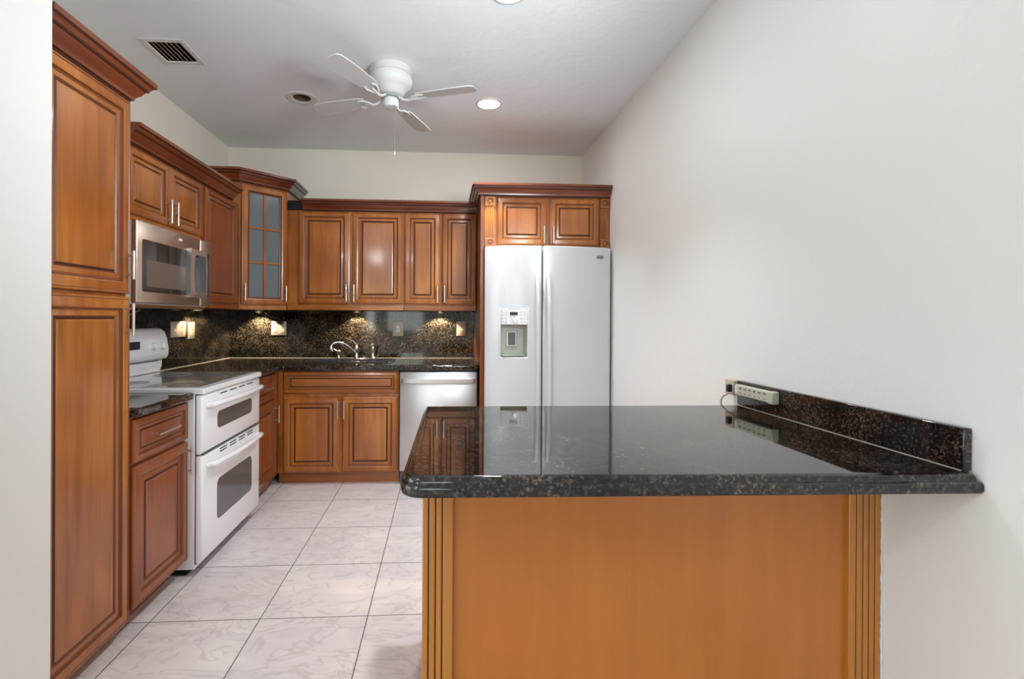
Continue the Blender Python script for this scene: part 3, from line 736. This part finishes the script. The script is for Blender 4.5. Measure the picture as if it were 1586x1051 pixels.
mb = B(1.120, 1.181, fy(1.15)-.005, fy(1.15)+.02, 1.722, 1.742)
bd = put('badge', mb, mat('badge_grey', (.09, .09, .09), .35), dr); mb = MB()
for k in range(5): mb.box(1.137+.0085*k, 1.143+.0085*k, fy(1.15)-.0058, fy(1.15)-.005, 1.727, 1.737)
mb.box(1.124, 1.132, fy(1.15)-.0058, fy(1.15)-.005, 1.726, 1.738)
put('badge_letters', mb, GREYP, bd)

# ------------------------------------------------------------------ peninsula
t = thing('peninsula_cabinet', 'honey orange wood peninsula cabinet with plain back panel and fluted end posts', 'cabinet', (.61, 1.66, 0))
put('body', B(-.045, XR-.003, 1.36, 1.965, 0, .868), HONEYP, t)
o = put('back_panel', B(.026, 1.170, 1.349, 1.3595, 0, .868), HONEY, t)
for a, b_, gs in ((-.054, .030, (.017, .036, .054)), (1.166, XR-.003, (.022, .042, .060, .078))):
    mb = MB(); ed = [0]+[g for g in gs]+[b_-a]; 
    for k in range(len(ed)-1):
        x0_, x1_ = a+ed[k]+(.0015 if k else 0), a+ed[k+1]-.0015*(k < len(ed)-2)
        mb.box(x0_, x1_, 1.334, 1.352, 0, .868)
    p_ = put('pilaster', mb, HONEYP, t, bev=.003, seg=2)
    put('groove_backing', B(a+.001, b_-.001, 1.345, 1.3535, .001, .867), GLAZE2, p_)
# the top: an ogee-edged slab, front edge not quite square to the wall
def corner(p0, p1, p2, r, n=8):
    p0, p1, p2 = Vector(p0), Vector(p1), Vector(p2); a = (p0-p1).normalized(); b_ = (p2-p1).normalized()
    ang = a.angle(b_); l = r/math.tan(ang/2); s0 = p1+a*l; s1 = p1+b_*l; c = p1+(a+b_).normalized()*(r/math.sin(ang/2)); res = []
    t0 = math.atan2((s0-c).y, (s0-c).x); t1 = math.atan2((s1-c).y, (s1-c).x); dt = (t1-t0+PI) % (2*PI)-PI
    for k in range(n+1): res.append((c.x+r*math.cos(t0+dt*k/n), c.y+r*math.sin(t0+dt*k/n)))
    return res
FLc, NLc, NRc, FRc = (-.078, 2.014), (-.100, 1.098), (XR-.003, 1.068), (XR-.003, 2.006)
ol = corner(FLc, NLc, NRc, .055)+[NRc, FRc]+corner(FRc, FLc, NLc, .02, 4)
pr = [(.012, .869), (.003, .871), (0, .877), (0, .892), (.003, .898), (.008, .900), (.009, .903), (.010, .909), (.014, .914), (.020, .9155), (.024, .9155)]
o = put('granite_worktop', MB().loft((0, 0, 0), (1, 0, 0), (0, 1, 0), (0, 0, 1), ol, pr), granite('peninsula_granite', rough=.035, gold=(.10, .085, .06)), smooth=50)
tag(o, 'large polished black granite peninsula top with ogee edge in the foreground', 'worktop')
o = put('side_splash', MB().box(1.242, XR-.002, 1.095, 2.0, .916, 1.018), granite('side_splash_granite', k=1.0, gold=(.12, .075, .055), sc_=230), bev=.003)
tag(o, 'low black granite upstand along the right wall on the peninsula top', 'splashback')
o = put('caulk_line', B(1.2398, 1.2418, 1.10, 2.0, .9158, .9172), CAULK); tag(o, 'thin pale caulk bead under the low upstand on the peninsula top', 'caulk')

mb = MB().tube([(XR-.003+random.uniform(-.0008, .0008), 1.3325+random.uniform(-.0006, .0006), .001+.0096*k) for k in range(91)], [.0028+random.uniform(-.0009, .0009) for k in range(91)], 8)
o = put('caulk_line', mb, mat('white_caulk', (.72, .71, .68), .5)); tag(o, 'uneven white vertical caulk bead between the peninsula post and the right wall', 'caulk')
t = thing('power_strip', 'beige multi-outlet power strip fixed on the black upstand', 'power strip', (1.235, 1.9, .96))
o = put('housing', B(1.214, 1.2415, 1.748, 1.975, .962, 1.006), STRIPC, t, bev=.006, seg=3)
mb = MB()
for k in range(6):
    y = 1.782+.030*k
    mb.box(1.2132, 1.2142, y-.006, y-.003, .990, .998).box(1.2132, 1.2142, y+.003, y+.006, .990, .998).box(1.2132, 1.2142, y-.002, y+.002, .972, .977)
put('sockets', mb, DARK, t)
put('end_cap', B(1.211, 1.2415, 1.735, 1.764, .960, 1.008), STRIPC, t, bev=.005)
put('switch', B(1.212, 1.2145, 1.952, 1.966, .975, .998), PLASTW, t)
t = thing('wall_outlet', 'beige outlet box on the right wall at the far end of the black upstand', 'outlet', (1.25, 2.03, .96))
put('box', B(1.226, XR-.001, 2.004, 2.062, .955, 1.018), ALMOND, t, bev=.004)
put('plug', B(1.206, 1.2255, 2.006, 2.022, .968, 1.000), BLACK, t, bev=.003)
o = put('cord', MB().tube([(1.236, 2.045, .958), (1.225, 2.075, .94), (1.222, 2.085, .92), (1.225, 2.088, .88), (1.24, 2.07, .80), (1.255, 2.05, .60)], .004, 8), STRIPC)
tag(o, 'grey-beige cord looping from the outlet box down behind the peninsula', 'cord')

# ------------------------------------------------------------------ outlets on the splashbacks
def plate(label, face, a0, a1, z0, z1, m, kind, gangs=1):
    if face == 'Y':
        o = (a0, YB-.0225, z0); u, v, n = AX['Y']; loc = ((a0+a1)/2, YB-.0225, z0)
        bx = lambda a, b_, c, d_, h0, h1: MB().box(a, b_, YB-.0225-h1, YB-.0225-h0, c, d_)
    else:
        o = (XL+.0225, a0, z0); u, v, n = AX['X']; loc = (XL+.0225, (a0+a1)/2, z0)
        bx = lambda a, b_, c, d_, h0, h1: MB().box(XL+.0225+h0, XL+.0225+h1, a, b_, c, d_)
    t = thing('wall_switch' if kind == 'switch' else 'wall_outlet', label, 'switch' if kind == 'switch' else 'outlet', loc)
    put('cover_plate', MB().loft(o, u, v, n, rect(a1-a0, z1-z0), [(0, 0), (.001, .004), (.004, .006)]), m, t)
    for g in range(gangs):
        c = a0+(a1-a0)*(g+.5)/gangs; zc_ = (z0+z1)/2
        if kind == 'switch':
            put('rocker', bx(c-.016, c+.016, zc_-.032, zc_+.032, .006, .009), PLASTW, t, bev=.002)
            put('rocker_gap', bx(c-.018, c+.018, zc_-.034, zc_+.034, .0055, .0064), GASK, t)
        else:
            for s_ in (-1, 1):
                r_ = put('receptacle', bx(c-.016, c+.016, zc_+s_*.022-.014, zc_+s_*.022+.014, .006, .0085), m, t, bev=.003)
                k = MB()
                for q in (-.006, .006): k2 = bx(c+q-.0013, c+q+.0013, zc_+s_*.022-.003, zc_+s_*.022+.007, .0084, .0092); k.add(k2.v, k2.f)
                k2 = bx(c-.002, c+.002, zc_+s_*.022-.010, zc_+s_*.022-.006, .0084, .0092); k.add(k2.v, k2.f)
                put('slots', k, BLACK, r_)
    return t
plate('double outlet plate on the back splashback left of the sink, black plug in it', 'Y', -1.515, -1.385, 1.115, 1.238, ALMOND, 'outlet', 2)
plate('light switch plate on the back splashback right of the faucet', 'Y', -.452, -.360, 1.112, 1.240, ALMOND, 'switch')
plate('single outlet plate on the back splashback next to the refrigerator panel', 'Y', .118, .200, 1.115, 1.245, ALMOND, 'outlet')
plate('two-gang outlet plate on the left splashback nearer the stove', 'X', 3.48, 3.665, 1.13, 1.24, ALMOND, 'outlet', 2)
plate('slim single outlet plate on the left splashback nearer the corner', 'X', 3.705, 3.80, 1.11, 1.235, ALMOND, 'outlet')
t = thing('hanging_cord', 'black cord hanging under the corner cabinet, plugged into the double outlet', 'cord', (-1.42, 4.38, 1.2))
put('plug', B(-1.455, -1.405, 4.375, 4.4035, 1.215, 1.238), BLACK, t, bev=.004)
put('cable', MB().tube([(-1.42, 4.385, 1.238), (-1.44, 4.37, 1.262), (-1.52, 4.35, 1.285), (-1.60, 4.33, 1.31), (-1.66, 4.30, 1.333)], .0045, 8), BLACK, t)

# under-cabinet puck lamps
for lab, x, y, g in (('small round puck lamp under the cabinet above the faucet', -.76, 4.345, 1), ('small round puck lamp under the cabinet above the dishwasher', -.03, 4.345, 1),
                  ('small round puck lamp under the glass corner cabinet', -1.60, 4.345, 1), ('small round puck lamp under the dark cabinet right of the microwave', -1.805, 3.70, 1)):
    t = thing('puck_lamp', lab, 'lamp', (x, y, 1.325), 'puck lamps under the wall cabinets')
    put('housing', MB().lathe((x, y, 1.3345), [(.036, 0), (.036, -.008), (.032, -.014), (.026, -.014), (.026, -.010), (.001, -.010)]), NICKEL, t)
    put('lens', MB().lathe((x, y, 1.3225), [(.025, .002), (.024, -.001), (.001, -.002)]), PUCK, t)
    light('puck_glow', 'SPOT', (x, y, 1.315), 26 if y > 4.2 else 9, (1, .78, .48), None, spot_size=2.15, spot_blend=.25, shadow_soft_size=.012)
# ------------------------------------------------------------------ ceiling fixtures
for lab, (x, y) in (('round recessed ceiling light, lit, right of the fan', LT[0]), ('round recessed ceiling light cut by the top edge of the picture', LT[1])):
    t = thing('recessed_light', lab, 'ceiling light', (x, y, ZC))
    put('trim_ring', MB().lathe((x, y, ZC-.0005), [(.094, 0), (.092, -.004), (.078, -.006), (.074, -.002)], caps=False), FANW, t)
    put('lens', MB().lathe((x, y, ZC-.0012), [(.076, 0), (.07, -.003), (.002, -.004)]), LENS, t)
    light('recessed_glow', 'AREA', (x, y, ZC-.012), 5, (.95, .97, 1), None, shape='DISK', size=.14)
    light('recessed_beam', 'SPOT', (x, y, ZC-.02), 110, (.93, .97, 1), None, spot_size=1.65, spot_blend=.8, shadow_soft_size=.06)
t = thing('recessed_light', 'round recessed ceiling can without a lamp, left of the fan', 'ceiling light', (CNX, CNY, ZC))
put('trim_ring', MB().lathe((CNX, CNY, ZC-.0005), [(.102, 0), (.100, -.005), (.085, -.007), (.064, -.003), (.056, .004)], caps=False), FANW, t, smooth=50)
put('can', MB().lathe((CNX, CNY, ZC), [(.0565, .0), (.0565, .11), (.002, .112)], caps=False), [DUCT], t)
put('socket', MB().lathe((CNX, CNY, ZC+.05), [(.004, 0), (.022, .0), (.026, .02), (.026, .06)]).box(CNX-.05, CNX+.05, CNY-.004, CNY+.004, ZC+.03, ZC+.06), COPPER, t)
t = thing('air_vent', 'rectangular white ceiling air vent with dark angled louvres', 'vent', ((VX0+VX1)/2, (VY0+VY1)/2, ZC))
mb = MB().loft((0, 0, ZC-.0005), (1, 0, 0), (0, 1, 0), (0, 0, -1), [(VX0-.03, VY0-.03), (VX1+.03, VY0-.03), (VX1+.03, VY1+.03), (VX0-.03, VY1+.03)], [(0, 0), (.004, .005), (.028, .007), (.032, 0)], cap0=False, cap1=False)
put('frame', mb, FANW, t)
for k in range(7):
    x = VX0+.014+(VX1-VX0-.028)*k/6
    put('louvre', MB().add([(x-.011, VY0-.002, ZC+.022), (x+.006, VY0-.002, ZC-.003), (x+.008, VY0-.002, ZC-.002), (x-.009, VY0-.002, ZC+.023),
                            (x-.011, VY1+.002, ZC+.022), (x+.006, VY1+.002, ZC-.003), (x+.008, VY1+.002, ZC-.002), (x-.009, VY1+.002, ZC+.023)],
        [(0, 1, 2, 3), (7, 6, 5, 4), (0, 4, 5, 1), (1, 5, 6, 2), (2, 6, 7, 3), (3, 7, 4, 0)]), mat('louvre_tan', (.42, .34, .27), .5) if k == 0 else bpy.data.materials['louvre_tan'], t)
mb = MB().box(VX0, VX1, VY0, VY1, ZC+.118, ZC+.13)
for a in ((VX0-.004, VX0, VY0, VY1), (VX1, VX1+.004, VY0, VY1), (VX0, VX1, VY0-.004, VY0), (VX0, VX1, VY1, VY1+.004)): mb.box(*a, ZC+.001, ZC+.12)
put('duct', mb, DUCT, t)

# ceiling fan
BLADEM = mat('fan_blade_white', (.55, .555, .55), .45)
CHAIN = mat('chain_grey', (.22, .22, .22), .5)
fx, fy_ = -.325, 2.98
t = thing('ceiling_fan', 'white four-blade hugger ceiling fan with pull chain', 'ceiling fan', (fx, fy_, ZC))
put('canopy', MB().lathe((fx, fy_, ZC-.001), [(.127, 0), (.127, -.040), (.121, -.042), (.121, -.046), (.126, -.048)], 48), FANW, t, smooth=30)
put('motor_housing', MB().lathe((fx, fy_, ZC-.048), [(.126, 0), (.130, -.02), (.124, -.045), (.102, -.064), (.092, -.072), (.078, -.098), (.066, -.108), (.03, -.110)], 48), FANW, t, smooth=50)
put('rotor', MB().lathe((fx, fy_, ZC-.158), [(.056, 0), (.056, -.016), (.03, -.018)], 32), GREYP, t)
put('switch_housing', MB().lathe((fx, fy_, ZC-.176), [(.030, .0), (.045, 0), (.048, -.006), (.048, -.044), (.042, -.052), (.016, -.056), (.003, -.058)], 32), FANW, t, smooth=40)
for deg in (70, 158, 240, 341):
    a = math.radians(deg); c, s_ = math.cos(a), math.sin(a)
    def Q(r, q, z): return (fx+r*c-q*s_, fy_+r*s_+q*c, z)
    zb = ZC-.175
    pts = [(.17, -.040), (.20, -.050), (.40, -.062), (.50, -.060), (.525, -.045), (.532, 0), (.525, .045), (.50, .060), (.40, .062), (.20, .050), (.17, .040)]
    tw = .16; n = len(pts); vs = []
    for dz in (-.003, .003):
        for r_, q in pts: vs.append(Q(r_, q, zb+dz+q*tw))
    bl = put('blade', MB().add(vs, [tuple(range(n)), tuple(reversed(range(n, 2*n)))]+[(i, (i+1) % n, n+(i+1) % n, n+i) for i in range(n)]), BLADEM, t)
    mb = MB()
    mb.tube([Q(.05, 0, ZC-.166), Q(.085, 0, ZC-.190), (Q(.12, 0, ZC-.196)), Q(.15, 0, zb-.012), Q(.175, 0, zb-.008)], [.008, .008, .007, .007, .006], 8)
    for sg in (-1, 1):
        mb.tube([Q(.12, 0, ZC-.194), Q(.15, .022*sg, zb-.010+.022*sg*tw), Q(.185, .034*sg, zb-.007+.034*sg*tw), Q(.215, .026*sg, zb-.007+.026*sg*tw)], [.006, .006, .006, .005], 8)
    put('blade_bracket', mb, FANW, bl, smooth=50)
cxn, cyn = fx+.028, fy_-.04
put('pull_chain', MB().tube([(cxn, cyn, ZC-.228), (cxn, cyn, 2.262)], .0024, 6), CHAIN, t)
put('chain_knob', MB().lathe((cxn, cyn, 2.262), [(.002, .004), (.006, 0), (.007, -.014), (.002, -.02)], 12), FANW, t)
